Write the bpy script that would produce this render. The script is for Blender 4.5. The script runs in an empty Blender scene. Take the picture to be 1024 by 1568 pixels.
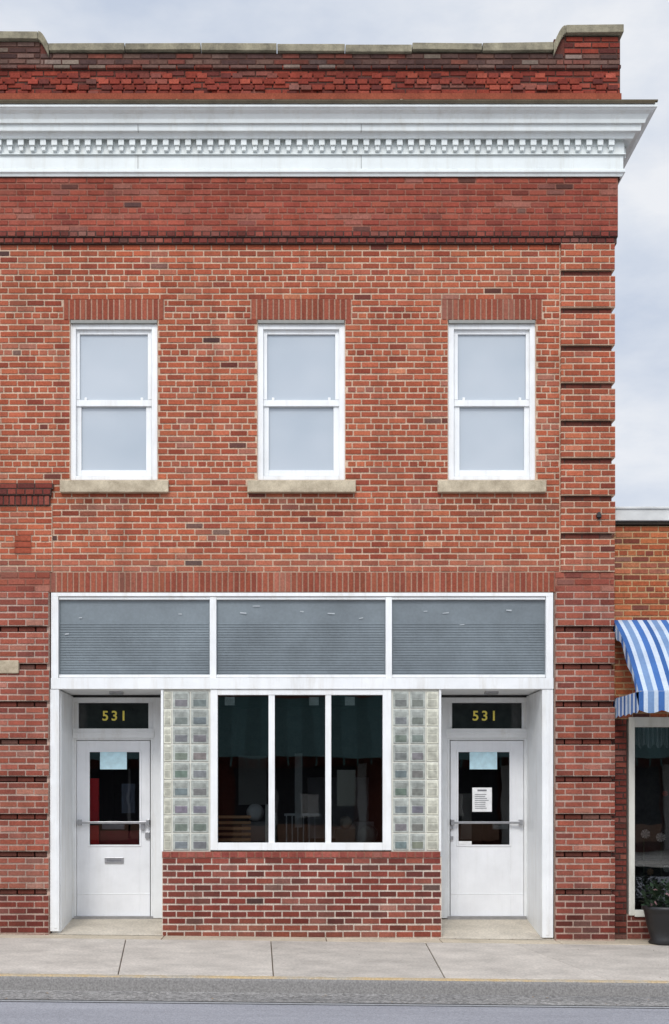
import bpy, math, random
from mathutils import Vector, noise as mnoise
random.seed(7)
D=15.0; F=1950.0; CX=440.0; HY=1220.0; H=1.615
def X(px,d=0): return (px-CX)*(D+d)/F
def Z(py,d=0): return H+(HY-py)*(D+d)/F
def lin(c):
    return tuple(((v/255)/12.92 if v/255<=0.04045 else ((v/255+0.055)/1.055)**2.4) for v in c)
def zg(x): return -0.0107*(x+3.4)
scene=bpy.context.scene
# ---------------------------------------------------------------- materials
def newmat(name):
    m=bpy.data.materials.new(name); m.use_nodes=True
    nt=m.node_tree; b=nt.nodes['Principled BSDF']
    return m,nt,b
def N(nt,t,**k):
    n=nt.nodes.new(t)
    for a,v in k.items(): setattr(n,a,v)
    return n
def noise_node(nt,scale,detail=4,vec=None,rough=0.6):
    n=N(nt,'ShaderNodeTexNoise'); n.inputs['Scale'].default_value=scale
    n.inputs['Detail'].default_value=detail; n.inputs['Roughness'].default_value=rough
    if vec is None:
        tc=N(nt,'ShaderNodeTexCoord'); vec=tc.outputs['Object']
    nt.links.new(vec,n.inputs['Vector']); return n
def mapping(nt,sc):
    tc=N(nt,'ShaderNodeTexCoord'); mp=N(nt,'ShaderNodeMapping')
    mp.inputs['Scale'].default_value=sc
    nt.links.new(tc.outputs['Object'],mp.inputs['Vector']); return mp.outputs['Vector']
def ramp(nt,fac,stops):
    r=N(nt,'ShaderNodeValToRGB'); e=r.color_ramp.elements
    while len(e)<len(stops): e.new(0.5)
    for i,(p,c) in enumerate(stops):
        e[i].position=p; e[i].color=(c[0],c[1],c[2],1) if not isinstance(c,(int,float)) else (c,c,c,1)
    nt.links.new(fac,r.inputs['Fac']); return r.outputs['Color']
def mult(nt,a,b,fac=1.0,mode='MULTIPLY'):
    m=N(nt,'ShaderNodeMix',data_type='RGBA',blend_type=mode)
    if isinstance(fac,(int,float)): m.inputs[0].default_value=fac
    else: nt.links.new(fac,m.inputs[0])
    for s,v in ((6,a),(7,b)):
        if isinstance(v,tuple): m.inputs[s].default_value=(v[0],v[1],v[2],1)
        else: nt.links.new(v,m.inputs[s])
    return m.outputs[2]
def bump(nt,b,h,strength=0.3,dist=0.01):
    bp=N(nt,'ShaderNodeBump'); bp.inputs['Strength'].default_value=strength; bp.inputs['Distance'].default_value=dist
    nt.links.new(h,bp.inputs['Height']); nt.links.new(bp.outputs['Normal'],b.inputs['Normal'])
def attrmat(name,rough=0.9,grain=(0.75,1.2),scale=60,big=(0.8,1.12),bs=1.3,bumpd=0.004,bstr=0.5,spec=0.3,streak=0):
    m,nt,b=newmat(name)
    a=N(nt,'ShaderNodeAttribute',attribute_name='Col')
    n1=noise_node(nt,scale,5); n2=noise_node(nt,bs,5)
    c=mult(nt,a.outputs['Color'],ramp(nt,n1.outputs['Fac'],[(0.3,grain[0]),(0.7,grain[1])]))
    c=mult(nt,c,ramp(nt,n2.outputs['Fac'],[(0.3,big[0]),(0.7,big[1])]))
    if streak:
        n3=noise_node(nt,1.0,6,mapping(nt,(5,5,.45)),.65)
        c=mult(nt,c,ramp(nt,n3.outputs['Fac'],[(0.38,1-streak),(0.56,1.03)]))
    nt.links.new(c,b.inputs['Base Color']); b.inputs['Roughness'].default_value=rough
    b.inputs['Specular IOR Level'].default_value=spec
    bump(nt,b,n1.outputs['Fac'],bstr,bumpd); return m
M_brick=attrmat('brick_clay',0.88,(0.75,1.22),45,(.9,1.08),1.3,.004,.5,.2,.15)
M_mortar=attrmat('mortar',0.95,(0.7,1.15),70,(.85,1.1),1.3,.004,.5,.2,.16)
M_attr=attrmat('coloured_parts',0.55,(0.93,1.04),30,(0.93,1.05),2,0.001,0.2)
M_fabric=attrmat('awning_fabric',0.8,(0.9,1.06),40,(0.85,1.08),3,0.002,0.3)
M_slab=attrmat('concrete_slabs',0.9,(0.78,1.16),38,(0.78,1.12),2.2,0.003,0.5)
def paint(name,col,dirt=(0.62,0.58,0.5),amt=0.45,rough=0.45):
    m,nt,b=newmat(name)
    v=mapping(nt,(9,9,0.9)); n=noise_node(nt,1.0,6,v,0.7)
    n2=noise_node(nt,2.2,5)
    f=ramp(nt,n.outputs['Fac'],[(0.5,0.0),(0.75,amt)])
    c=mult(nt,col,dirt,f,'MIX')
    c=mult(nt,c,ramp(nt,n2.outputs['Fac'],[(0.3,0.88),(0.65,1.0)]))
    nt.links.new(c,b.inputs['Base Color']); b.inputs['Roughness'].default_value=rough
    n3=noise_node(nt,90,3); bump(nt,b,n3.outputs['Fac'],0.15,0.002)
    return m
M_white=paint('white_paint',(0.82,0.83,0.83),(.55,.5,.42),.45)
M_cornice=paint('cornice_paint',(0.74,0.78,0.77),(0.5,0.48,0.4),0.4)
M_door=paint('door_paint',(0.86,0.87,0.89),(0.6,0.6,0.58),0.25,0.35)
M_cream=paint('cream_paint',(0.68,0.67,0.6),(0.4,0.36,0.28),0.5)
def stone(name,c1,c2,scale=8,rough=0.9,b_s=0.5):
    m,nt,b=newmat(name)
    n=noise_node(nt,scale,8,None,0.7); n2=noise_node(nt,scale*12,3)
    c=ramp(nt,n.outputs['Fac'],[(0.3,c1),(0.7,c2)])
    c=mult(nt,c,ramp(nt,n2.outputs['Fac'],[(0.3,0.8),(0.7,1.1)]))
    nt.links.new(c,b.inputs['Base Color']); b.inputs['Roughness'].default_value=rough
    bump(nt,b,n2.outputs['Fac'],b_s,0.004); return m
M_sill=stone('sill_stone',lin((152,138,116)),lin((210,196,170)),6)
M_coping=stone('coping_stone',lin((92,86,72)),lin((164,156,132)),5)
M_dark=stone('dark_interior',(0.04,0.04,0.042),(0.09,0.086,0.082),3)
def plain(name,col,rough=0.5,metal=0,scale=12,var=0.12):
    m,nt,b=newmat(name)
    n=noise_node(nt,scale,4)
    c=mult(nt,col,ramp(nt,n.outputs['Fac'],[(0.3,1-var),(0.7,1+var)]))
    nt.links.new(c,b.inputs['Base Color']); b.inputs['Roughness'].default_value=rough; b.inputs['Metallic'].default_value=metal
    return m
M_metal=plain('brushed_metal',(0.45,0.45,0.46),0.35,0.9)
M_black=plain('black_metal',(0.012,0.012,0.013),0.45)
M_yellow=plain('gold_lettering',(0.9,0.75,0.12),0.5)
M_paper=plain('paper',(0.55,0.78,0.86),0.8)
M_paperw=plain('notice_paper',(0.8,0.8,0.8),0.8)
M_tag=plain('paper_tag',(0.45,0.48,0.46),0.8)
M_ink=plain('ink',(0.2,0.2,0.22),0.8)
M_leaf=attrmat('leaves',0.6,(0.8,1.2),20)
def winglass():
    m,nt,b=newmat('frosted_window_pane')
    v=mapping(nt,(0.5,0.5,0.6)); n=noise_node(nt,1.1,3,v)
    c=ramp(nt,n.outputs['Fac'],[(0.35,(0.36,0.41,0.46)),(0.65,(0.45,0.49,0.53))])
    nt.links.new(c,b.inputs['Base Color']); b.inputs['Roughness'].default_value=0.1
    b.inputs['Specular IOR Level'].default_value=0.6
    n2=noise_node(nt,1.5,2); bump(nt,b,n2.outputs['Fac'],0.1,0.02)
    return m
M_pane=winglass()
def clearglass():
    m=bpy.data.materials.new('shop_glass'); m.use_nodes=True; nt=m.node_tree; nt.nodes.clear()
    o=N(nt,'ShaderNodeOutputMaterial'); mx=N(nt,'ShaderNodeMixShader')
    t=N(nt,'ShaderNodeBsdfTransparent'); t.inputs['Color'].default_value=(0.82,0.85,0.85,1)
    g=N(nt,'ShaderNodeBsdfGlossy'); g.inputs['Roughness'].default_value=0.01; g.inputs['Color'].default_value=(0.95,0.97,1,1)
    fr=N(nt,'ShaderNodeFresnel'); fr.inputs['IOR'].default_value=1.95
    n=noise_node(nt,1.3,2); bp=N(nt,'ShaderNodeBump'); bp.inputs['Strength'].default_value=0.12; bp.inputs['Distance'].default_value=0.01
    nt.links.new(n.outputs['Fac'],bp.inputs['Height']); nt.links.new(bp.outputs['Normal'],g.inputs['Normal'])
    nt.links.new(fr.outputs[0],mx.inputs[0]); nt.links.new(t.outputs[0],mx.inputs[1]); nt.links.new(g.outputs[0],mx.inputs[2])
    nt.links.new(mx.outputs[0],o.inputs['Surface']); return m
M_glass=clearglass()
def blockmat():
    m,nt,b=newmat('glass_block')
    a=N(nt,'ShaderNodeAttribute',attribute_name='Col')
    n=noise_node(nt,14,3)
    w=N(nt,'ShaderNodeTexWave',wave_type='BANDS',bands_direction='X'); w.inputs['Scale'].default_value=22; w.inputs['Distortion'].default_value=0.5
    tc=N(nt,'ShaderNodeTexCoord'); nt.links.new(tc.outputs['Object'],w.inputs['Vector'])
    c=mult(nt,a.outputs['Color'],ramp(nt,n.outputs['Fac'],[(0.3,0.72),(0.7,1.22)]))
    c=mult(nt,c,ramp(nt,w.outputs['Fac'],[(0.1,0.75),(0.9,1.12)]))
    nt.links.new(c,b.inputs['Base Color']); b.inputs['Roughness'].default_value=0.15
    bump(nt,b,w.outputs['Fac'],0.5,0.004); return m
M_block=blockmat()
# ---------------------------------------------------------------- mesh builder
class MB:
    def __init__(s): s.v=[];s.f=[];s.c=[]
    def poly(s,pts,col=(1,1,1)):
        i=len(s.v); s.v+= [tuple(p) for p in pts]; s.c+=[col]*len(pts); s.f.append(tuple(range(i,i+len(pts))))
    def wbox(s,x0,x1,y0,y1,z0,z1,col=(1,1,1),back=True):
        i=len(s.v)
        s.v+=[(x0,y0,z0),(x1,y0,z0),(x1,y1,z0),(x0,y1,z0),(x0,y0,z1),(x1,y0,z1),(x1,y1,z1),(x0,y1,z1)]
        s.c+=[col]*8
        fs=[(0,1,5,4),(1,2,6,5),(3,0,4,7),(0,3,2,1),(4,5,6,7)]
        if back: fs.append((2,3,7,6))
        s.f+=[tuple(i+k for k in f) for f in fs]
    def box(s,px0,px1,py0,py1,d0,d1,col=(1,1,1),back=True):
        s.wbox(X(px0,d0),X(px1,d0),d0,d1,Z(py1,d0),Z(py0,d0),col,back)
    def obj(s,name,mat,parent=None,bev=0,smooth=False):
        me=bpy.data.meshes.new(name); me.from_pydata(s.v,[],s.f)
        at=me.color_attributes.new('Col','FLOAT_COLOR','POINT')
        flat=[]
        for c in s.c: flat+=[c[0],c[1],c[2],1.0]
        at.data.foreach_set('color',flat)
        me.materials.append(mat); me.update()
        if smooth:
            for p in me.polygons: p.use_smooth=True
        o=bpy.data.objects.new(name,me); scene.collection.objects.link(o)
        if parent: o.parent=parent
        if bev:
            b=o.modifiers.new('bev','BEVEL'); b.width=bev; b.segments=2; b.limit_method='ANGLE'
        return o
def empty(name):
    e=bpy.data.objects.new(name,None); scene.collection.objects.link(e); return e
B=empty('brick_building')
# ---------------------------------------------------------------- brickwork
BR=MB(); MO=MB()
J=1.5
SILLS=[(92,257),(379,545),(670,836)]
def vary(c,amt=0.1,x=0,y=0):
    k=1+random.gauss(0,amt); k=max(0.65,min(1.3,k))
    k*=1+0.16*mnoise.noise(Vector((x*0.006,y*0.008,3.1)))
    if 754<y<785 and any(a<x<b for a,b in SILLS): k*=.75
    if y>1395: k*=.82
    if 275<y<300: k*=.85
    g=random.uniform(-.05,.07)
    c=(c[0]*k,c[1]*k*(1+g),c[2]*k*(1+g+random.uniform(-.05,.05)))
    e=max(0,mnoise.noise(Vector((x*0.02,y*0.05,9.0)))-.2)*.5
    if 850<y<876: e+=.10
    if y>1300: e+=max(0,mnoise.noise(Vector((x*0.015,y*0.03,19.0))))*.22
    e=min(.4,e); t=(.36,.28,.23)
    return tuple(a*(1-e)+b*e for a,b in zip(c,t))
def pick(p):
    r=random.random(); a=0
    for w,c in p:
        a+=w
        if r<a: return lin(c)
    return lin(p[0][1])
P_main=[(.44,(160,84,60)),(.28,(151,77,55)),(.18,(169,93,67)),(.08,(138,68,51)),(.01,(108,58,48)),(.01,(180,112,84))]
P_frieze=[(.45,(145,72,57)),(.32,(138,67,54)),(.17,(152,78,62)),(.06,(126,62,52))]
P_par=[(.42,(130,57,44)),(.32,(117,51,41)),(.12,(94,47,41)),(.14,(144,69,54))]
P_parg=[(.35,(98,72,64)),(.35,(80,58,54)),(.2,(110,62,52)),(.1,(118,102,92))]
P_low=[(.38,(144,78,62)),(.32,(136,72,58)),(.14,(152,87,71)),(.12,(120,64,54)),(.04,(160,104,88))]
P_base=[(.42,(124,60,50)),(.36,(113,55,47)),(.14,(96,50,44)),(.08,(138,74,61))]
P_dk=[(.5,(96,60,52)),(.3,(80,54,50)),(.2,(108,76,66))]
P_sold=[(.45,(142,75,57)),(.3,(133,69,53)),(.25,(151,83,63))]
M_m=lin((206,178,154)); M_f=lin((156,106,90)); M_l=lin((186,160,146)); M_d=lin((84,64,58)); M_p=lin((92,64,56)); M_b=lin((214,200,186))
M_s=lin((176,140,120))
def segs(x0,x1,yc,holes):
    s=[(x0,x1)]
    for a,b,t,u in holes:
        if t<=yc<=u:
            ns=[]
            for p,q in s:
                if b<=p or a>=q: ns.append((p,q)); continue
                if a>p: ns.append((p,a))
                if b<q: ns.append((b,q))
            s=ns
    return s
def row(x0,x1,ya,yb,d,pal,k=0,hdr=False,holes=(),amt=.07,L=27.0,th=0.03):
    pit=L/2 if hdr else L
    off=(k%2)*pit/2 + (random.uniform(-1.5,1.5))
    for p,q in segs(x0,x1,(ya+yb)/2,holes):
        x=math.floor((p-off)/pit)*pit+off
        while x<q:
            a=max(x,p); b=min(x+pit,q)
            if b-a>4:
                pa=P_dk if (random.random()<0.005) else pal
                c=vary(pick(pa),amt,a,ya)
                dj=d+random.uniform(-.003,.002)
                t=random.uniform(-.3,.3)
                BR.wbox(X(a+J*.7),X(b-J*.7),dj,dj+th,Z(yb-J*.95+t),Z(ya+J*.95+t),c,False)
            x+=pit
def field(x0,x1,y0,y1,d,pal,mcol,holes=(),amt=.07,pitch=9.5,backing=True,hdr_every=6,k0=0,L=27.0):
    n=max(1,round((y1-y0)/pitch)); p=(y1-y0)/n
    for i in range(n):
        row(x0,x1,y0+i*p,y0+(i+1)*p,d,pal,i+k0,(hdr_every and (i+k0)%hdr_every==hdr_every-1),holes,amt,L)
    if backing: back(x0,x1,y0,y1,d+.009,mcol,holes)
def back(x0,x1,y0,y1,d,mcol,holes=(),th=.28):
    xs=sorted({x0,x1}|{h[0] for h in holes if x0<h[0]<x1}|{h[1] for h in holes if x0<h[1]<x1})
    ys=sorted({y0,y1}|{h[2] for h in holes if y0<h[2]<y1}|{h[3] for h in holes if y0<h[3]<y1})
    for a,b in zip(xs,xs[1:]):
        for t,u in zip(ys,ys[1:]):
            cx=(a+b)/2; cy=(t+u)/2
            if any(h[0]<cx<h[1] and h[2]<cy<h[3] for h in holes): continue
            MO.wbox(X(a),X(b),d,d+th,Z(u),Z(t),mcol)
def soldier(x0,x1,y0,y1,d,pal,mcol,pit=8.8,amt=.07,bk=True):
    n=round((x1-x0)/pit); p=(x1-x0)/n
    for i in range(n):
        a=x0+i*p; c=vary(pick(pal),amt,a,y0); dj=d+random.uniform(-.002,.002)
        BR.wbox(X(a+1.15),X(a+p-1.15),dj,dj+.03,Z(y1-1),Z(y0+1),c,False)
    if bk: MO.wbox(X(x0),X(x1),d+.008,d+.06,Z(y1),Z(y0),mcol)
XL=-620
wins=[(107,241),(394,528),(686,820)]
allw=wins+[(-182,-48),(-471,-337)]
bh=[(a,b,490,735) for a,b in allw]
n=53; p=(876-374)/n
for i in range(n):
    row(XL,857,374+i*p,374+(i+1)*p,0,P_main,i,i%6==5,[(a-10,b+10,457,490) for a,b in allw]+[(a,b,490,735) for a,b in allw]+[(a-15,b+16,735,754) for a,b in allw])
back(XL,936,372,877,.008,M_m,bh)
for a,b in allw:
    soldier(a-10,b+10,457.5,490,-.003,P_sold,M_s)
field(XL,945,274,357,-.04,P_frieze,M_f,amt=.06)
field(XL,944,357,366,-.065,P_base,M_d,hdr_every=1)
field(XL,943,366,375,-.045,P_base,M_d,hdr_every=1,k0=1)
# parapet
field(XL,949,100,276,-.02,P_par,M_p,amt=.12,hdr_every=0)
field(XL,62,65,100,-.02,P_parg,M_p,amt=.15,hdr_every=0)
field(62,862,84,102,-.035,P_parg,M_p,amt=.15,hdr_every=0)
field(862,949,57,84,-.02,P_par,M_p,amt=.14,hdr_every=0)
field(862,949,84,101,-.02,P_parg,M_p,amt=.15,hdr_every=0)
row(XL,950,102,109,-.055,P_parg,0)
for i,yy in enumerate((112,121,130,139,147)):
    x=-600
    while x<933:
        if random.random()<.72:
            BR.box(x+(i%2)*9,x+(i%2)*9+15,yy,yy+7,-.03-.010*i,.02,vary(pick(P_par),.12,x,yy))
        x+=18+random.uniform(-1,1)
back(XL,949,148,157,-.075,lin((140,74,54)))
def quoins(x0,x1,ytop,lines,ybot,pal,mcol,dark_from=None,last=None):
    y=ytop
    for l in lines+[ybot]:
        pl=pal
        if dark_from and y>=dark_from: pl=last
        b=min(l,ybot)
        nn=max(1,round((b-y)/9.5)); pp=(b-y)/nn
        jit=random.uniform(-.6,.6)
        for i in range(nn):
            row(x0,x1+jit,y+i*pp,y+(i+1)*pp,-.045,pl,i+1,False,(),.07,27,.06)
        MO.wbox(X(x0+1.2),X(x1+jit)-.006,-.037,.28,Z(b),Z(y),mcol)
        if l!=ybot:
            row(x0+1,x1-4,l,l+9.4,.0,[(.6,(104,54,44)),(.4,(88,48,40))],0,False)
            BR.wbox(X(x0)+.01,X(x1-4.5),.006,.02,Z(l+9.4),Z(l),M_d)
            y=l+9.4
quoins(857,941,375,[415+57.4*i for i in range(8)],876,P_main,M_m)
MO.wbox(X(856),X(936)+.003,.012,6,Z(1445),Z(375),M_l)
soldier(77,849,876,907,-.006,P_sold,M_s)
back(XL,937,875.5,907,.012,M_f)
field(849,940,876,907,-.02,P_low,M_f,hdr_every=0,amt=.07)
field(-60,77,876,907,-.02,P_low,M_f,hdr_every=0,amt=.07)
soldier(XL,-60,876,907,-.006,P_sold,M_f)
quoins(849,940.5,907,[959+57.4*i for i in range(8)],1448,P_low,M_l,dark_from=1362,last=P_base)
back(849,936,900,1452,.006,M_l)
quoins(-60,76,907,[959+57.4*i for i in range(8)],1448,P_low,M_l,dark_from=1362,last=P_base)
back(-60,76,905,1452,.006,M_l)
field(XL,82,741,750,-.045,P_base,M_d,hdr_every=0)
field(XL,79,750,760,-.07,P_base,M_d,hdr_every=1)
soldier(XL,77,760,775,-.05,P_base,M_d)
field(-60,80,775,876,-.022,P_main,M_m)
for k in range(3): BR.box(22,47,820+k*9.4,828+k*9.4,-.034,.01,vary(lin((146,74,54)),.05))
# bulkhead wall
n=12; p_=(1436-1313)/n
for i in range(n):
    row(248,676,1313+i*p_,1313+(i+1)*p_,0,P_base if i<10 else P_low,i,False,(),.1)
back(248,676,1312,1445,.009,M_b,th=.2)
soldier(248,674,1304,1313.5,-.012,[(.6,(146,76,66)),(.4,(128,64,56))],M_f,pit=13)
MO.wbox(X(249),X(673),.05,.2,Z(1312),Z(1305),M_l)
field(XL,-60,1300,1445,0,P_base,M_b)
BR.obj('bricks',M_brick,B); MO.obj('mortar_walls',M_mortar,B)
body=MB()
body.wbox(X(XL),X(945)-.05,.27,14,Z(907),Z(120),lin((120,62,50)))
body.wbox(X(940)-.4,X(936)-.01,.28,14,-.3,Z(900),lin((120,62,50)))
body.wbox(X(XL)-.3,X(XL),.0,14,-.3,Z(120),lin((120,62,50)))
body.obj('building_body',M_mortar,B)
# ---------------------------------------------------------------- coping
co=MB()
def cop(a,b,t,u,th=12):
        x0,x1=X(a+.6),X(b-.6); y0,y1=-.08,.3
        v=[(x0,y0,Z(t+th)),(x1,y0,Z(u+th)),(x1,y1,Z(u+th)),(x0,y1,Z(t+th)),(x0,y0,Z(t)),(x1,y0,Z(u)),(x1,y1,Z(u)),(x0,y1,Z(t))]
        i=len(co.v); co.v+=v; co.c+=[(1,1,1)]*8
        co.f+=[tuple(i+k for k in f) for f in [(0,1,5,4),(1,2,6,5),(3,0,4,7),(0,3,2,1),(4,5,6,7),(2,3,7,6)]]
xs=[76,192,308,424,528,630,737,846]
tops=[(72,71.5),(72,71.5),(71.5,72),(73,73),(74,74),(71,72),(71.5,70)]
for (a,b),(t,u) in zip(zip(xs,xs[1:]),tops): cop(a,b,t,u,random.choice((10,11,12)))
cop(-80,60,53,54,11); cop(-220,-80,54,53); cop(864,953,44,43,12); 
co.box(-620,-220,70,83,-.08,.3)
def curve(xa,xb,ya,yb):
    n=8; pts=[]
    for i in range(n+1):
        t=i/n; pts.append((xa+(xb-xa)*t, ya+(yb-ya)*(1-math.cos(t*math.pi/2))))
    for (x0,y0),(x1,y1) in zip(pts,pts[1:]):
        if x0>x1: x0,x1,y0,y1=x1,x0,y1,y0
        cop(x0-.6,x1+.6,y0,y1,max(12,13+abs(y1-y0)))
curve(60,76,53,74); curve(864,846,44,72)
co.obj('parapet_coping',M_coping,B,0.006)
mo2=MB()
mo2.box(62,74,66,86,-.03,.2,lin((96,56,48))); mo2.box(848,864,60,86,-.03,.2,lin((96,56,48)))
mo2.wbox(X(XL),X(949),.26,.3,Z(160),Z(85),lin((110,60,50)))
mo2.obj('parapet_ends',M_mortar,B)
# ---------------------------------------------------------------- cornice
def ZP(py,p): return H+(HY-py)*(D-p)/F
prof=[(271,.0),(270,.02),(266,.03),(263,.05),(260,.05),(258,.03),(237,.03),(236,.06),(234,.04),(214,.04),(212,.12),(208,.13),(203,.15),(200,.19),(190,.20),(188,.23),(182,.24),(174,.27),(168,.31),(165,.325),(163,.34),(157,.34),(155,.0)]
off=.045
cn=MB(); xw=X(949)-.01
for py,p in prof:
    z=ZP(py,p+off); o_=p+off
    cn.v+=[(X(XL),-o_,z),(xw+p,-o_,z),(xw+p,14,z)]; cn.c+=[(1,1,1)]*3
for i in range(len(prof)-1):
    for j in range(2):
        cn.f.append((i*3+j,i*3+j+1,(i+1)*3+j+1,(i+1)*3+j))
x=-600
while x<940:
    o_=.04+off
    x0=(x-CX)*(D-o_)/F; w=8.5/130
    cn.wbox(x0,x0+w,-o_-.065,-o_+.01,ZP(226,o_),ZP(214.5,o_))
    cn.wbox(x0+.010,x0+w-.010,-o_-.045,-o_+.01,ZP(233,o_),ZP(225.5,o_))
    x+=17.0
for k in range(40):
    y0=.05+k*.131
    cn.wbox(xw+.04,xw+.095,y0,y0+.073,ZP(232,.1),ZP(216,.1))
cn.obj('cornice',M_cornice,B)
sm=MB()
for sx in (211,553,-180):
    sm.box(sx-.5,sx+.5,238,258,-off-.032,-off); sm.box(sx-.5,sx+.5,190.5,199.5,-off-.203,-off-.1)
sm.obj('cornice_seams',plain('seam_grey',(.35,.36,.35),.8),B)  # thin grey strips mark the butt joints of the cornice
gm=MB(); gm.box(XL,1003,155,158,-.40,-.36,lin((86,78,64))); gm.wbox(X(XL),xw+.345,-.395,.0,ZP(156,.385)+.004,ZP(154.5,.385)+.012,lin((96,88,72)))
gm.obj('cornice_flashing',M_mortar,B)
db=MB()
for k in range(26):
    x=random.choice([random.uniform(-300,940),random.uniform(200,720)])
    w=random.uniform(2,8)
    db.box(x,x+w,151+random.uniform(0,2),156,-.35,-.28,lin(random.choice([(180,160,112),(140,90,66),(190,176,150)])))
db.obj('ledge_debris',M_mortar,B,.01)
# ---------------------------------------------------------------- upper windows
fr=MB(); gl=MB(); si=MB(); fl=MB()
for a,b in allw:
    d=.035
    fr.box(a,a+9,494,735,d,d+.15); fr.box(b-9,b,494,735,d,d+.15)
    fr.box(a+9,b-9,494,504,d,d+.15); fr.box(a+9,b-9,729,735,d-.01,d+.15)
    fl.box(a+1,b-1,490,494.5,-.004,.15)
    e=.075
    fr.box(a+9,a+15,504,612,e,e+.05); fr.box(b-15,b-9,504,612,e,e+.05)
    fr.box(a+15,b-15,504,512,e,e+.05); fr.box(a+9,b-9,612.5,622,e-.012,e+.05)
    g=.105
    fr.box(a+9,a+17.5,622,729,g-.02,g+.03); fr.box(b-17.5,b-9,622,729,g-.02,g+.03)
    fr.box(a+17.5,b-17.5,720,729,g-.02,g+.03)
    fr.box(a+22,a+26,608.5,613,e-.01,e+.02);fr.box(b-26,b-22,608.5,613,e-.01,e+.02)
    gl.box(a+12,b-12,508,616,e+.03,e+.035); gl.box(a+12,b-12,618,726,g+.01,g+.02)
    si.box(a-15.5,b+16.5,735,753.5,-.07,.14)
fr.obj('window_frames',M_white,B,.004); gl.obj('window_panes',M_pane,B); si.obj('window_sills',M_sill,B,.01)
fl.obj('window_head_flashing',plain('head_flashing',(0.25,0.25,0.23),.7),B)
# ---------------------------------------------------------------- storefront
sf=MB()
sf.box(78,847,907.5,913,-.01,.1)
sf.box(78,89,913,1038,-.008,.1); sf.box(836,847,913,1038,-.008,.1)
sf.box(321,331,914,1038,.0,.1); sf.box(590.5,600,914,1038,.0,.1)
sf.box(77.5,847.5,1038,1055,-.02,.1)
sf.box(90,835,914,918,.012,.08); sf.box(90,835,1033,1037.5,.012,.08)
sf.box(322,333,1055.5,1302,-.004,.1); sf.box(586,599,1055.5,1302,-.004,.1)
sf.box(333,586,1055.5,1064,.0,.1); sf.box(333,586,1290.5,1302,-.012,.1)
sf.box(411,420.5,1064,1290.5,.008,.09); sf.box(498,507,1064,1290.5,.008,.09)
sf.box(76.5,90,1055.5,1426,-.01,.05); sf.box(830,847,1055.5,1436,-.01,.05)
sf.wbox(X(78),X(90)-.001,.05,1.05,.0,Z(1056)); sf.wbox(X(830)+.001,X(846),.05,1.05,-.05,Z(1056))
sf.wbox(X(86)+.02,X(90)+.012,.1,.14,.02,Z(1057))
sf.box(83,87,1056,1422,-.016,-.01); sf.box(836,841,1056,1432,-.016,-.01)
sf.wbox(X(78),X(248),.1,1.1,Z(1054),Z(1054)+.06); sf.wbox(X(673),X(847),.1,1.1,Z(1054),Z(1054)+.06)
sf.box(246,250,1055.5,1304,.0,.95); sf.box(672,675.5,1055.5,1304,.0,.95)
sf.wbox(X(246)-.0,X(250)+.0,.2,.95,0,Z(1304)); sf.wbox(X(672),X(675.5),.2,.95,-.05,Z(1304))
def doorway(l,r,cl,cr,gl_,gr):
    d=.95
    sf.box(cl,l,1068,1406,d,d+.12); sf.box(r,cr,1068,1406,d,d+.12)
    sf.box(l,r,1068,1076,d,d+.12); sf.box(l-2,r+2,1115.5,1130,d-.012,d+.12)
    sf.box(l-2,r+2,1121,1124,d-.022,d-.01)
    for q in (l,r-7):
        sf.box(q,q+7,1076,1115.5,d+.03,d+.1)
    sf.box(l,l+3.5,1130,1406,d+.015,d+.1); sf.box(r-3.5,r,1130,1406,d+.015,d+.1)
    sf.box(l+3.5,r-3.5,1130,1133,d+.015,d+.1)
    dr=MB()
    a,b=l+4.6,r-4.6
    dr.box(a,gl_,1134,1402.5,d+.05,d+.08); dr.box(gr,b,1134,1402.5,d+.05,d+.08)
    dr.box(gl_,gr,1134,1151,d+.05,d+.08); dr.box(gl_,gr,1294,1402.5,d+.05,d+.08)
    for bx in ((gl_-2,gl_+.8,1149,1296),(gr-.8,gr+2,1149,1296),(gl_+.8,gr-.8,1149,1151.5),(gl_+.8,gr-.8,1293.5,1296)):
        dr.box(*bx,d+.038,d+.07)
    dr.box(a,b,1368,1369.5,d+.046,d+.052)
    dr.obj('door',M_door,B,.003)
    g=MB(); g.box(gl_,gr,1150,1295,d+.06,d+.063); g.obj('door_glass',M_glass,B)
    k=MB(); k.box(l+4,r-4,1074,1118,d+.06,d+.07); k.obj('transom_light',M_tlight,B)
    me=MB(); me.box(a+2,b-2,1258,1261.5,d-.03,d-.012)
    me.box(a+1,a+6,1255,1264,d-.035,d+.05); me.box(b-6,b-1,1255,1264,d-.035,d+.05)
    return me
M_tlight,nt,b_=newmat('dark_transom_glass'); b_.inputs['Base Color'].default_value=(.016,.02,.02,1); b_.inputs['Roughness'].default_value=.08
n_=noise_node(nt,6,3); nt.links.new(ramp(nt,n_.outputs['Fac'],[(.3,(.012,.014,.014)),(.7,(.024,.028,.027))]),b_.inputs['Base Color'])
m1=doorway(113,234,105,252,136,214)
m1.box(160,189,1313,1322,.98,1.005); m1.box(222,229,1274,1284,.96,1.005); m1.box(215,221,1258,1271,.955,.99)
m1.obj('door_hardware',M_metal,B,.003)
m2=doorway(685,806,664,815,701,781)
m2.box(688,694,1264,1270,.965,1.005); m2.box(689,694,1280,1286,.965,1.005)
m2.obj('door_hardware',M_metal,B,.003)
sf.obj('storefront_frames',M_white,B,.004)
ms=MB(); ms.box(163,186,1316,1319,.976,.981); ms.obj('mail_slot',M_ink,B)
th=MB(); th.box(113,234,1403,1408,.94,1.1); th.box(685,806,1403,1408,.94,1.1); th.obj('thresholds',M_metal,B)
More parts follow.
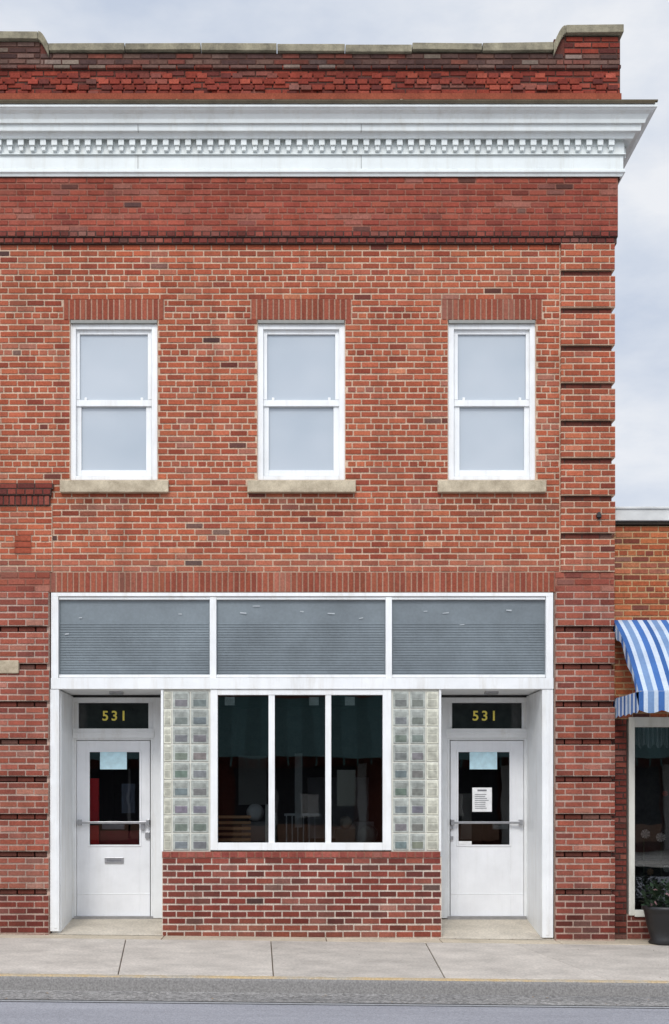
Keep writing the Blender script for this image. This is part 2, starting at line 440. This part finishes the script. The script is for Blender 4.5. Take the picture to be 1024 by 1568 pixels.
lp=MB(); lp.wbox(X(160),X(180),.4,.55,Z(1054)-.03,Z(1054)); lp.wbox(X(752),X(772),.4,.55,Z(1054)-.03,Z(1054)); lp.obj('soffit_fittings',M_metal,B)
pp=MB(); pp.box(153,194,1151.5,1178,1.002,1.005); pp.box(719,761,1151.5,1178,1.002,1.005); pp.obj('blue_notices',M_paper,B)
pw=MB(); pw.box(723,753,1206,1243,1.002,1.005); pw.box(702,722,1288,1293.5,.984,.987)
pw.obj('notices',M_paperw,B)
pw=MB()
for t in ((344,359),(473,488),(528,543)): pw.box(t[0],t[1],1067,1080,.058,.061)
pw.obj('window_tags',M_tag,B)
ik=MB()
for k in range(8): ik.box(727,749-random.uniform(0,8),1216+k*3,1217.0+k*3,.999,1.001)
ik.box(731,745,1209,1211.5,.999,1.001); ik.obj('notice_text',M_ink,B)
for px in (175,742):
    cu=bpy.data.curves.new('number','FONT'); cu.body='531'; cu.size=.17; cu.extrude=.002; cu.align_x='CENTER'; cu.space_character=1.35; cu.offset=.003
    o=bpy.data.objects.new('number_531',cu); scene.collection.objects.link(o); o.parent=B
    o.rotation_euler=(math.pi/2,0,0); o.location=(X(px,1.0),1.0,Z(1103,1.0)); cu.materials.append(M_yellow)
sg=MB(); sg.box(330,590,1062,1292,.05,.056); sg.obj('shopfront_glass',M_glass,B)
# transom panels
tp=MB(); g1=lin((115,124,129))
tp.box(86,838,914,1037,.06,.09,g1)
for a,b in ((90,320.5),(331.5,590),(600.5,835)):
    y=954
    while y<1032:
        k=random.uniform(.94,1.06); tp.box(a+1,b-1,y,y+2.2,.053,.062,tuple(v*k*1.05 for v in g1)); y+=3.9
M_tr,nt,b_=newmat('transom_panel')
a_=N(nt,'ShaderNodeAttribute',attribute_name='Col'); n_=noise_node(nt,1.2,6); n3=noise_node(nt,30,4)
c_=mult(nt,a_.outputs['Color'],ramp(nt,n_.outputs['Fac'],[(.3,.75),(.7,1.2)])); c_=mult(nt,c_,ramp(nt,n3.outputs['Fac'],[(.3,.92),(.7,1.06)]))
nt.links.new(c_,b_.inputs['Base Color']); b_.inputs['Roughness'].default_value=.3
tp.obj('transom_panels',M_tr,B)
sp=MB()
for (x,y) in ((122,945),(101,970),(275,939),(372,937),(392,927),(462,935),(507,938),(553,946),(652,935),(708,956),(780,933),(683,938)):
    w=random.uniform(2.5,5.5); h=random.uniform(.6,1.3); t=random.uniform(-1,1.5)
    X0,X1=X(x-w),X(x+w)
    sp.poly([(X0,.046,Z(y+h)),(X1,.046,Z(y+h+t)),(X1,.046,Z(y-h+t)),(X0,.046,Z(y-h*.4))])
sp.obj('transom_tape_spots',plain('old_tape',(.42,.45,.47),.7),B)
# glass blocks
gb=MB(); gm2=MB()
gm2.box(249,322,1055.5,1304,.02,.09); gm2.box(599,673,1055.5,1304,.02,.09)
gm2.obj('glass_block_mortar',M_cream,B)
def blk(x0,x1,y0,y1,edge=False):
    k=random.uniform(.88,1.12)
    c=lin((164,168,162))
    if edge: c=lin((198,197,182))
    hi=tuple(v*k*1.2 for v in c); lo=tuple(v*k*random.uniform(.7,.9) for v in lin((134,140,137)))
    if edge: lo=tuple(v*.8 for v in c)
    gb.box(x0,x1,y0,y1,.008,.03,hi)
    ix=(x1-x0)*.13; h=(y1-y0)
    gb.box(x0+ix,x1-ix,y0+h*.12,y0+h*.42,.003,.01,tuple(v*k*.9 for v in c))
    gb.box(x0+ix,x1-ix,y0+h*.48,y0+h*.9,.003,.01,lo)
nr=9; py0=1058; pr=(1303-py0)/nr
for i in range(nr):
    ya=py0+i*pr+1.0; yb=py0+(i+1)*pr-1.2
    for (a,b,e) in ((250.5,262,True),(264.5,290,False),(292.5,319,False),(602,625.5,False),(628,650.5,False),(653,671,True)):
        blk(a,b,ya,yb,e)
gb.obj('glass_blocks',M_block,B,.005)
rf=MB()
for a,b in ((77,248),(674,848)):
    xa,xb=X(a),X(b)
    rf.poly([(xa,-.03,zg(xa)+.004),(xb,-.03,zg(xb)+.004),(xb,1.1,.1),(xa,1.1,.1)],lin((198,188,172)))
rf.obj('recess_floors',M_slab,B)
# interior room
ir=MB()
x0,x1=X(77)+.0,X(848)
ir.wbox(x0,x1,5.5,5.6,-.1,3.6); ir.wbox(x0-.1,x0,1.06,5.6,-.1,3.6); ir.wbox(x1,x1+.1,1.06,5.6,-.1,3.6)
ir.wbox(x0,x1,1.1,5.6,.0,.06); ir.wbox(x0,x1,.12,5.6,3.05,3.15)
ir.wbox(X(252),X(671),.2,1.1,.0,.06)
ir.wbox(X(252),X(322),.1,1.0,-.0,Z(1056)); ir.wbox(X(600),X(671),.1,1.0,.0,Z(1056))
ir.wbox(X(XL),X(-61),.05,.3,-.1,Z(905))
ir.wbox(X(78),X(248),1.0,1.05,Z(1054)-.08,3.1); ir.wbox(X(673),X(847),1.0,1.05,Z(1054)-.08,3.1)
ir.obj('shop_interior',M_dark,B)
fu=MB()
fu.wbox(-.85,-.25,1.2,1.6,.7,.74,(.5,.35,.2)) 
for k in range(6): fu.wbox(-.86,-.45,.6,.64,1.0+.07*k,1.035+.07*k,(.6,.32,.16))
fu.wbox(-.27,-.235,.5,.54,.9,1.52,(.75,.75,.7)); fu.wbox(-.17,-.14,.6,.64,.9,1.42,(.6,.6,.56))
fu.wbox(.62,.85,.9,1.0,1.5,1.95,(.4,.39,.35)); fu.wbox(.7,1.1,1.2,1.5,.06,1.3,(.28,.26,.26))
fu.wbox(-.84,-.22,.2,.5,.985,1.04,(.8,.8,.78)); fu.wbox(-.1,.42,.2,.5,.985,1.035,(.8,.8,.8)); fu.wbox(.55,1.0,.25,.5,.98,1.03,(.6,.6,.62))
for k in range(6): fu.wbox(-.02+.07*k,-.005+.07*k,.7,.72,.98,1.4,(.4,.41,.43))
fu.wbox(-.04,.42,.69,.73,1.38,1.41,(.4,.41,.43))
fu.wbox(.1,.2,2.2,2.3,1.2,2.2,(.4,.4,.4)); fu.wbox(-.7,-.3,3.2,3.3,1.5,2.2,(.4,.4,.38)); fu.wbox(.3,1.2,3.8,4,1,1.9,(.3,.3,.32))
fu.wbox(X(136,1.07),X(151,1.07),1.07,1.12,Z(1258,1.07),Z(1192,1.07),(.9,.02,.03)); fu.wbox(X(136,1.07),X(151,1.07),1.07,1.12,Z(1293,1.07),Z(1264,1.07),(.9,.02,.03))
fu.wbox(X(152,1.2),X(212,1.2),1.2,1.3,Z(1293,1.2),Z(1272,1.2),(.45,.06,.07)); fu.wbox(X(156,1.25),X(190,1.25),1.25,1.35,Z(1270,1.25),Z(1262,1.25),(.5,.52,.6))
fu.wbox(X(186,1.3),X(206,1.3),1.3,1.4,Z(1245,1.3),Z(1200,1.3),(.14,.16,.22))
fu.wbox(X(706,1.3),X(722,1.3),1.3,1.4,Z(1285,1.3),Z(1215,1.3),(.25,.22,.2)); fu.wbox(X(755,1.2),X(778,1.2),1.2,1.3,Z(1270,1.2),Z(1262,1.2),(.5,.5,.5))
for cxx,czz,r,c in ((-.40,1.42,.11,(.55,.55,.57)),(1.0,1.15,.12,(.35,.33,.3)),(.72,1.3,.08,(.4,.35,.3))):
    nn=14
    for j in range(nn):
        for q in range(5):
            a=j/nn*6.283; b=(j+1)/nn*6.283; t0=q/5*1.57; t1=(q+1)/5*1.57
            P=lambda an,t:(cxx+r*math.cos(an)*math.sin(t),.75-r*math.cos(t),czz+r*math.sin(an)*math.sin(t))
            fu.poly([P(a,t0),P(a,t1),P(b,t1),P(b,t0)] if q else [P(a,0),P(a,t1),P(b,t1)],c)
    fu.wbox(cxx-r*1.5,cxx+r*1.5,.72,.86,czz-.5,czz-r*1.05,tuple(v*.35 for v in c))
fu.obj('interior_furniture',M_attr,B)
st=MB(); st.box(-20,28,1011,1031,-.07,.0); st.obj('stone_block',M_sill,B,.008)
bo=MB(); bo.box(914,921,786,792,-.09,.0); bo.box(915.5,919.5,784,795,-.06,.0); bo.obj('wall_anchor',M_black,B,.004)
lb=MB(); lb.box(XL,-61,908,930,-.01,.05); lb.box(XL,-61,1036,1052,-.01,.05); lb.box(XL,-61,1285,1300,-.01,.05)
for q in (-72,-240,-420): lb.box(q,q+10,930,1285,.0,.05)
lb.obj('side_bay_frames',M_white,B,.004)
# ---------------------------------------------------------------- neighbour building
NB=empty('neighbor_brick_shop')
BR=MB(); MO=MB(); dn=.12
P_n=[(.4,(154,82,52)),(.3,(144,73,48)),(.2,(168,95,60)),(.1,(116,60,46))]
field(938,1560,802,1100,dn,P_n,lin((190,156,118)),k0=1,pitch=9.2)
field(938,964,1100,1450,dn,P_base,M_d,k0=1)
field(964,1560,1402,1450,dn,P_base,M_l)
field(1430,1560,1100,1402,dn,P_base,M_l)
BR.obj('bricks',M_brick,NB); MO.obj('mortar_walls',M_mortar,NB)
nb=MB(); nb.wbox(X(938),X(1560),.5,12,Z(1090),Z(800),lin((120,62,50)))
nb.obj('building_body',M_mortar,NB)
nc=MB(); nc.box(936,1560,777,797,.04,.7); nc.box(936,1560,775.5,779,.02,.72); nc.obj('parapet_cap',plain('metal_cap',(0.56,0.56,0.54),.5,0,3,.2),NB,.006)
nd=MB(); nd.box(936,1560,797,802.5,.08,.6,lin((70,62,55))); nd.obj('cap_dark_board',M_mortar,NB)  # dark board between the cap and the top brick course
nf=MB(); nf.box(963,972,1098,1402,dn-.02,dn+.1); nf.box(972,1430,1098,1113,dn-.02,dn+.1); nf.box(972,1430,1394,1404,dn-.03,dn+.1); nf.box(1200,1210,1113,1394,dn-.01,dn+.1); nf.box(1420,1430,1113,1394,dn-.01,dn+.1)
nf.obj('window_frame',M_cream,NB,.004)
ng=MB(); ng.box(970,1425,1110,1396,dn+.05,dn+.055); ng.obj('window_glass',M_glass,NB)
ni=MB(); ni.wbox(X(960),X(1440),1.6,1.7,-.1,2.8); ni.wbox(X(955),X(962),.3,1.7,-.1,2.8); ni.wbox(X(960),X(1440),.3,1.6,2.6,2.7); ni.wbox(X(960),X(1440),.4,1.6,.3,.36)
ni.wbox(X(1440),X(1450),.3,1.7,-.1,2.8)
ni.obj('interior',M_dark,NB)
lc=MB(); prev=None; px=973
while px<1425:
    zz=.2+.015*math.sin(px*.9); bot=1143+3*math.sin(px*.45)
    if prev: 
        a,za,ba=prev
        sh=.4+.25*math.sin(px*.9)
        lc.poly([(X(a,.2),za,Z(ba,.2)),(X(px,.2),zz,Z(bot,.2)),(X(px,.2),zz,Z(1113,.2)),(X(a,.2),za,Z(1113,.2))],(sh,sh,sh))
    prev=(px,zz,bot); px+=1.6
lc.obj('lace_valance',M_fabric,NB)
fw=MB()
for (x,y,r,c) in ((988,1277,7,(.7,.6,.56)),(1011,1282,7,(.7,.62,.58)),(1035,1276,7,(.4,.3,.3)),(1020,1330,5,(.4,.42,.4)),(995,1335,5,(.4,.25,.15)),(1018,1215,4,(.5,.1,.08))):
    for j in range(14):
        an=j/14*6.283; X0,Z0=X(x,.3),Z(y,.3); R=r/128
        fw.poly([(X0,.3,Z0),(X0+R*math.cos(an-.2),.3,Z0+R*math.sin(an-.2)),(X0+R*1.1*math.cos(an),.27,Z0+R*1.1*math.sin(an)),(X0+R*math.cos(an+.2),.3,Z0+R*math.sin(an+.2))],c if j%2 else tuple(v*.6 for v in c))
for x in (985,1012,1040): fw.box(x,x+1.6,1285,1390,.35,.37,(.1,.12,.08))
fw.box(975,1060,1318,1323,.35,.6,(.2,.17,.13))
fw.obj('window_display',M_attr,NB)
# awning
AW=empty('striped_awning')
aw=MB(); seq=[((52,92,150),7),((188,200,214),6),((112,140,178),9),((188,200,214),6),((64,106,168),9),((192,202,214),8)]
y0,z0=.1,3.71; y1,z1=-1.0,2.77
def apt(t): 
    return (y0+(y1-y0)*t, z0+(z1-z0)*t + .10*math.sin(t*math.pi))
px=942; k=0
while px<1440:
    c,w=seq[k%len(seq)]; c=lin(c); xa=X(px); xb=X(px+w)
    for i in range(8):
        a=apt(i/8); b=apt((i+1)/8)
        aw.poly([(xa,b[0],b[1]),(xb,b[0],b[1]),(xb,a[0],a[1]),(xa,a[0],a[1])],c)
    def sc(x): return .20+.035*abs(math.sin((x-X(942))*math.pi/.26))
    xm=(xa+xb)/2
    for p,q in ((xa,xm),(xm,xb)):
        aw.poly([(p,y1-.005,z1-sc(p)),(q,y1-.005,z1-sc(q)),(q,y1-.002,z1),(p,y1-.002,z1)],c)
    px+=w; k+=1
xs_=X(942)
for i in range(12):
    a=apt(i/12); b=apt((i+1)/12); c=lin(seq[i%6][0])
    dp=lambda t:.13+.04*math.sin(t*14)
    aw.poly([(xs_,b[0],b[1]-dp((i+1)/12)),(xs_,a[0],max(a[1]-dp(i/12),2.6)),(xs_,a[0],a[1]),(xs_,b[0],b[1])],c)
n=14
for i in range(n):
    ya=y0+(y1-y0)*i/n; yb=y0+(y1-y0)*(i+1)/n; c=lin(seq[(i)%6][0])
    s1=.2+.035*abs(math.sin(i*1.1)); s2=.2+.035*abs(math.sin((i+1)*1.1))
    aw.poly([(xs_,yb,z1-s2),(xs_,ya,z1-s1),(xs_,ya,z1),(xs_,yb,z1)],c)
aw.obj('canopy',M_fabric,AW)
af=MB(); af.wbox(xs_+.01,xs_+.03,y1,y0,z1-.01,z1+.01); af.wbox(xs_+.01,X(1440),y1+.005,y1+.03,z1-.01,z1+.01); af.obj('frame',M_metal,AW)
# planter
PL=empty('potted_plant')
cx_,cy_=X(1012,-.25)+.03,-.3; zb=zg(4.3)
pm=MB(); prf=[(.17,0),(.19,.02),(.16,.06),(.2,.2),(.23,.34),(.24,.38),(.26,.4),(.26,.44),(.22,.44),(.2,.38)]
ns=20
for r,z in prf:
    for j in range(ns):
        a=j/ns*6.283; pm.v.append((cx_+r*math.cos(a),cy_+r*math.sin(a),zb+z)); pm.c.append((1,1,1))
for i in range(len(prf)-1):
    for j in range(ns):
        pm.f.append((i*ns+j,i*ns+(j+1)%ns,(i+1)*ns+(j+1)%ns,(i+1)*ns+j))
pm.f.append(tuple((len(prf)-1)*ns+j for j in range(ns)))
pm.obj('pot',M_black,PL,0,True)
lf=MB()
for k in range(420):
    a=random.uniform(0,6.283); r=random.uniform(0,.24); z=zb+.42+random.uniform(0,.34)*(1-r*1.6)
    p=Vector((cx_+r*math.cos(a),cy_+r*math.sin(a),z)); l=random.uniform(.04,.08)
    d1=Vector((math.cos(a)+random.uniform(-.6,.6),math.sin(a)+random.uniform(-.6,.6),random.uniform(-.3,1))).normalized()*l
    d2=d1.cross(Vector((random.random(),random.random(),random.random()))).normalized()*l*.28
    g=random.uniform(.5,1.3); c=(.025*g,.05*g,.025*g)
    if random.random()<.04: c=(.5,.3,.32)
    lf.poly([p,p+d1*.5+d2,p+d1,p+d1*.5-d2],c)
lf.obj('foliage',M_leaf,PL)
# ---------------------------------------------------------------- sidewalk
sw=MB()
def slab(wl,wr,kl,kr,ya,yb,col,zoff=0,th=.12):
    g=.005
    t=[(kl+g,yb+g,zg(kl)+zoff),(kr-g,yb+g,zg(kr)+zoff),(wr-g,ya-g,zg(wr)+zoff),(wl+g,ya-g,zg(wl)+zoff)]
    i=len(sw.v); sw.v+=[(a,b,c-th) for a,b,c in t]+t; sw.c+=[col]*8
    sw.f+=[tuple(i+k for k in f) for f in [(0,1,5,4),(1,2,6,5),(2,3,7,6),(3,0,4,7),(4,5,6,7)]]
wl=[-12.4,-10.6,-8.8,-7.1,-5.3,-3.6,-1.85,-.19,1.58,2.6,4.6,6.4,8.2,10,11.8]
kl=[-12.2,-10.4,-8.6,-6.9,-5.1,-3.35,-1.56,-.13,1.45,2.95,4.7,6.5,8.3,10.1,11.9]
sc0=lin((188,180,170))
for i in range(len(wl)-1):
    k=random.uniform(.93,1.06)
    slab(wl[i],wl[i+1],kl[i],kl[i+1],-.42,-3.27,tuple(v*k for v in sc0),random.uniform(-.003,.003))
ap=[-12.4,-9,-6,-3.38,-1.45,.45,1.78,3.15,4.6,7,9.4,11.8]
for i in range(len(ap)-1):
    k=random.uniform(.93,1.05)
    slab(ap[i],ap[i+1],ap[i],ap[i+1],.3,-.42,tuple(v*k for v in lin((192,179,158))),0)
sw.obj('sidewalk',M_slab,None,.006)
jb=MB(); jb.poly([(-12.4,-3.3,zg(-12.4)-.015),(11.8,-3.3,zg(11.8)-.015),(11.8,.3,zg(11.8)-.015),(-12.4,.3,zg(-12.4)-.015)],lin((110,98,82)))
jb.obj('sidewalk_bedding',M_slab)
M_kerb,nt,b_=newmat('kerb_concrete')
n1=noise_node(nt,2.5,8,None,.8); n2=noise_node(nt,60,4)
c_=mult(nt,lin((168,160,146)),lin((196,164,108)),ramp(nt,n1.outputs['Fac'],[(.42,0.0),(.6,.8)]),'MIX')
geo=N(nt,'ShaderNodeNewGeometry'); sp_=N(nt,'ShaderNodeSeparateXYZ'); nt.links.new(geo.outputs['Normal'],sp_.inputs[0])
c_=mult(nt,lin((132,129,126)),c_,ramp(nt,sp_.outputs['Z'],[(.6,0),(.95,1)]),'MIX')
c_=mult(nt,c_,ramp(nt,n2.outputs['Fac'],[(.3,.65),(.7,1.25)]))
nt.links.new(c_,b_.inputs['Base Color']); b_.inputs['Roughness'].default_value=.95; bump(nt,b_,n2.outputs['Fac'],.6,.006)
kb=MB()
xk=-12.4
while xk<11.8:
    x2=min(xk+8.1,11.8)
    t=[(xk+.002,-3.42,zg(xk)),(x2-.002,-3.42,zg(x2)),(x2-.002,-3.275,zg(x2)),(xk+.002,-3.275,zg(xk))]
    i=len(kb.v); kb.v+=[(a,b-(.05 if b<-3.3 else 0),c-.2) for a,b,c in t]+t; kb.c+=[(1,1,1)]*8
    kb.f+=[tuple(i+k for k in f) for f in [(0,1,5,4),(1,2,6,5),(2,3,7,6),(3,0,4,7),(4,5,6,7)]]
    xk=x2
kb.obj('kerb',M_kerb,None,.03)
def roadmat(name,c1,c2,spk,bs=.6,vs=75):
    m,nt,b=newmat(name)
    v=mapping(nt,(.25,1.6,1)); n=noise_node(nt,1.2,7,v,.65); s=noise_node(nt,110,2); vo=N(nt,'ShaderNodeTexVoronoi'); vo.inputs['Scale'].default_value=vs
    tc=N(nt,'ShaderNodeTexCoord'); nt.links.new(tc.outputs['Object'],vo.inputs['Vector'])
    c=ramp(nt,n.outputs['Fac'],[(.3,c1),(.7,c2)])
    c=mult(nt,c,ramp(nt,s.outputs['Fac'],[(.3,1-spk),(.7,1+spk)]))
    c=mult(nt,c,ramp(nt,vo.outputs['Color'],[(.1,1-spk),(.9,1+spk)]))
    nt.links.new(c,b.inputs['Base Color']); b.inputs['Roughness'].default_value=.95
    bump(nt,b,vo.outputs['Distance'],bs,.006); return m
def sheet(name,ya,yb,zo,mat,xa=-60,xb=60):
    m=MB(); m.poly([(xa,yb,zg(xa)+zo),(xb,yb,zg(xb)+zo),(xb,ya,zg(xb)+zo),(xa,ya,zg(xa)+zo)]); return m.obj(name,mat)
sheet('ground',400,-400,-.20,stone('ground_dirt',(.1,.09,.07),(.18,.16,.13),.5),-400,400)
sheet('road',-3.3,-14.5,-.135,roadmat('asphalt',lin((132,132,137)),lin((152,152,157)),.16))
sheet('gutter',-3.35,-3.98,-.127,roadmat('gutter_gravel',lin((114,112,110)),lin((142,139,135)),.45,1,38))
sheet('road_edge_line',-4.0,-4.07,-.129,roadmat('worn_line',lin((142,142,144)),lin((160,160,160)),.15))
de=MB()
for k in range(70):
    x=random.uniform(-5,6); y=random.uniform(-4,-3.5); s=random.uniform(.01,.03); a=random.uniform(0,3)
    z=zg(x)-.122
    de.poly([(x,y,z),(x+s*math.cos(a),y+s*math.sin(a),z+.004),(x+s*1.2*math.cos(a+.8),y+s*math.sin(a+.8),z+.006)],lin(random.choice([(150,120,80),(90,80,70),(170,165,155)])))
for k in range(60):
    x=random.uniform(-4,5); y=random.uniform(-.12,-.02) if random.random()<.6 else random.uniform(-3.2,-.1); s=random.uniform(.008,.022); a=random.uniform(0,3)
    z=zg(x)+.004
    de.poly([(x,y,z),(x+s*math.cos(a),y+s*math.sin(a),z+.004),(x+s*1.2*math.cos(a+.8),y+s*math.sin(a+.8),z+.006)],lin(random.choice([(120,90,60),(80,70,60),(100,60,48)])))
de.obj('gutter_debris',M_attr)
# ---------------------------------------------------------------- across the street
OP=empty('shop_across_street')
om=MB(); om.wbox(-22,22,-30,-23,-.2,6.0,lin((110,64,54))); om.obj('walls',M_mortar,OP)
oa=MB()
for k in range(110):
    xa=-22+k*.4; c=(.055,.115,.11) if k%2 else (.038,.085,.08)
    oa.poly([(xa,-21.2,2.75),(xa,-22.98,4.6),(xa+.4,-22.98,4.6),(xa+.4,-21.2,2.75)],c)
    oa.wbox(xa-.02,xa+.02,-21.25,-21.2,2.5,2.78,(.06,.13,.12))
oa.obj('green_metal_awning',M_attr,OP)
ow=MB()
for k in range(9):
    xa=-20+k*4.6; ow.wbox(xa,xa+3.6,-22.98,-22.9,.3,2.5,(.02,.02,.025)); ow.wbox(xa+3.7,xa+3.95,-22.9,-22.8,-.1,2.6,(.35,.34,.32))
    ow.wbox(xa+1.2,xa+1.28,-22.9,-22.86,.3,2.5,(.3,.3,.3))
    ow.wbox(xa,xa+3.6,-22.9,-22.86,.25,.75,(.3,.16,.1))
    ow.wbox(xa+2,xa+2.5,-22.9,-22.86,1.0,1.7,(.5,.48,.45))
ow.obj('shopfronts',M_attr,OP)
os_=MB(); os_.poly([(-40,-23,-.02),(40,-23,-.02),(40,-14.6,-.02),(-40,-14.6,-.02)],sc0); os_.obj('sidewalk_opposite',M_slab)
# ---------------------------------------------------------------- world, sun, camera
el=math.radians(40); az=math.radians(195)
dirv=Vector((math.sin(az)*math.cos(el),math.cos(az)*math.cos(el),math.sin(el)))
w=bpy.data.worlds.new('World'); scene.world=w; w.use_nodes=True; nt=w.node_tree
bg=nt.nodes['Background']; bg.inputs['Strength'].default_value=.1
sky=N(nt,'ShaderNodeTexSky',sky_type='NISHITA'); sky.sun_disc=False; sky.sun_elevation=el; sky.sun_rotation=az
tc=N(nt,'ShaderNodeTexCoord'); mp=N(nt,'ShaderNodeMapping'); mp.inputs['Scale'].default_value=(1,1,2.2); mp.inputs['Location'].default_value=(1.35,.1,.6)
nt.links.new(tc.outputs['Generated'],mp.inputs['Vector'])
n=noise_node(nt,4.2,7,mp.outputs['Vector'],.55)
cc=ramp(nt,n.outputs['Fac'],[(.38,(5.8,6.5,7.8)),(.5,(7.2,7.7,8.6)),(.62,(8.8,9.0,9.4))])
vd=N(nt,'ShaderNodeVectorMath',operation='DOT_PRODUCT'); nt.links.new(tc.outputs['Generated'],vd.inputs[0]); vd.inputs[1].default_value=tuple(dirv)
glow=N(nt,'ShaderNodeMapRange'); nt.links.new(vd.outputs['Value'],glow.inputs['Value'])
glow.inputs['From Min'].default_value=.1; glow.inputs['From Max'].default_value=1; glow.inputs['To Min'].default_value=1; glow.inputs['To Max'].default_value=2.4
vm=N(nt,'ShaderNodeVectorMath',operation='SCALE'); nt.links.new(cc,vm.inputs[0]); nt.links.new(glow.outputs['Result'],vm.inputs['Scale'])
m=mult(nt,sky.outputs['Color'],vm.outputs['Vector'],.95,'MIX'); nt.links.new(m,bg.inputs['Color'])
L=bpy.data.lights.new('sun','SUN'); L.energy=1.4; L.angle=math.radians(14); L.color=(1,.96,.9)
lo=bpy.data.objects.new('sun',L); scene.collection.objects.link(lo)
lo.rotation_euler=dirv.to_track_quat('Z','Y').to_euler(); lo.location=dirv*30
cam=bpy.data.cameras.new('camera'); co_=bpy.data.objects.new('camera',cam); scene.collection.objects.link(co_)
co_.location=(0,-D,H); co_.rotation_euler=(math.pi/2,0,0)
cam.sensor_fit='VERTICAL'; cam.sensor_height=36; cam.lens=F/1568*36
cam.shift_y=(HY-784)/1568; cam.shift_x=(512-CX)/1568; cam.clip_end=2000
scene.camera=co_
scene.view_settings.view_transform='Standard'; scene.view_settings.look='None'; scene.view_settings.exposure=0
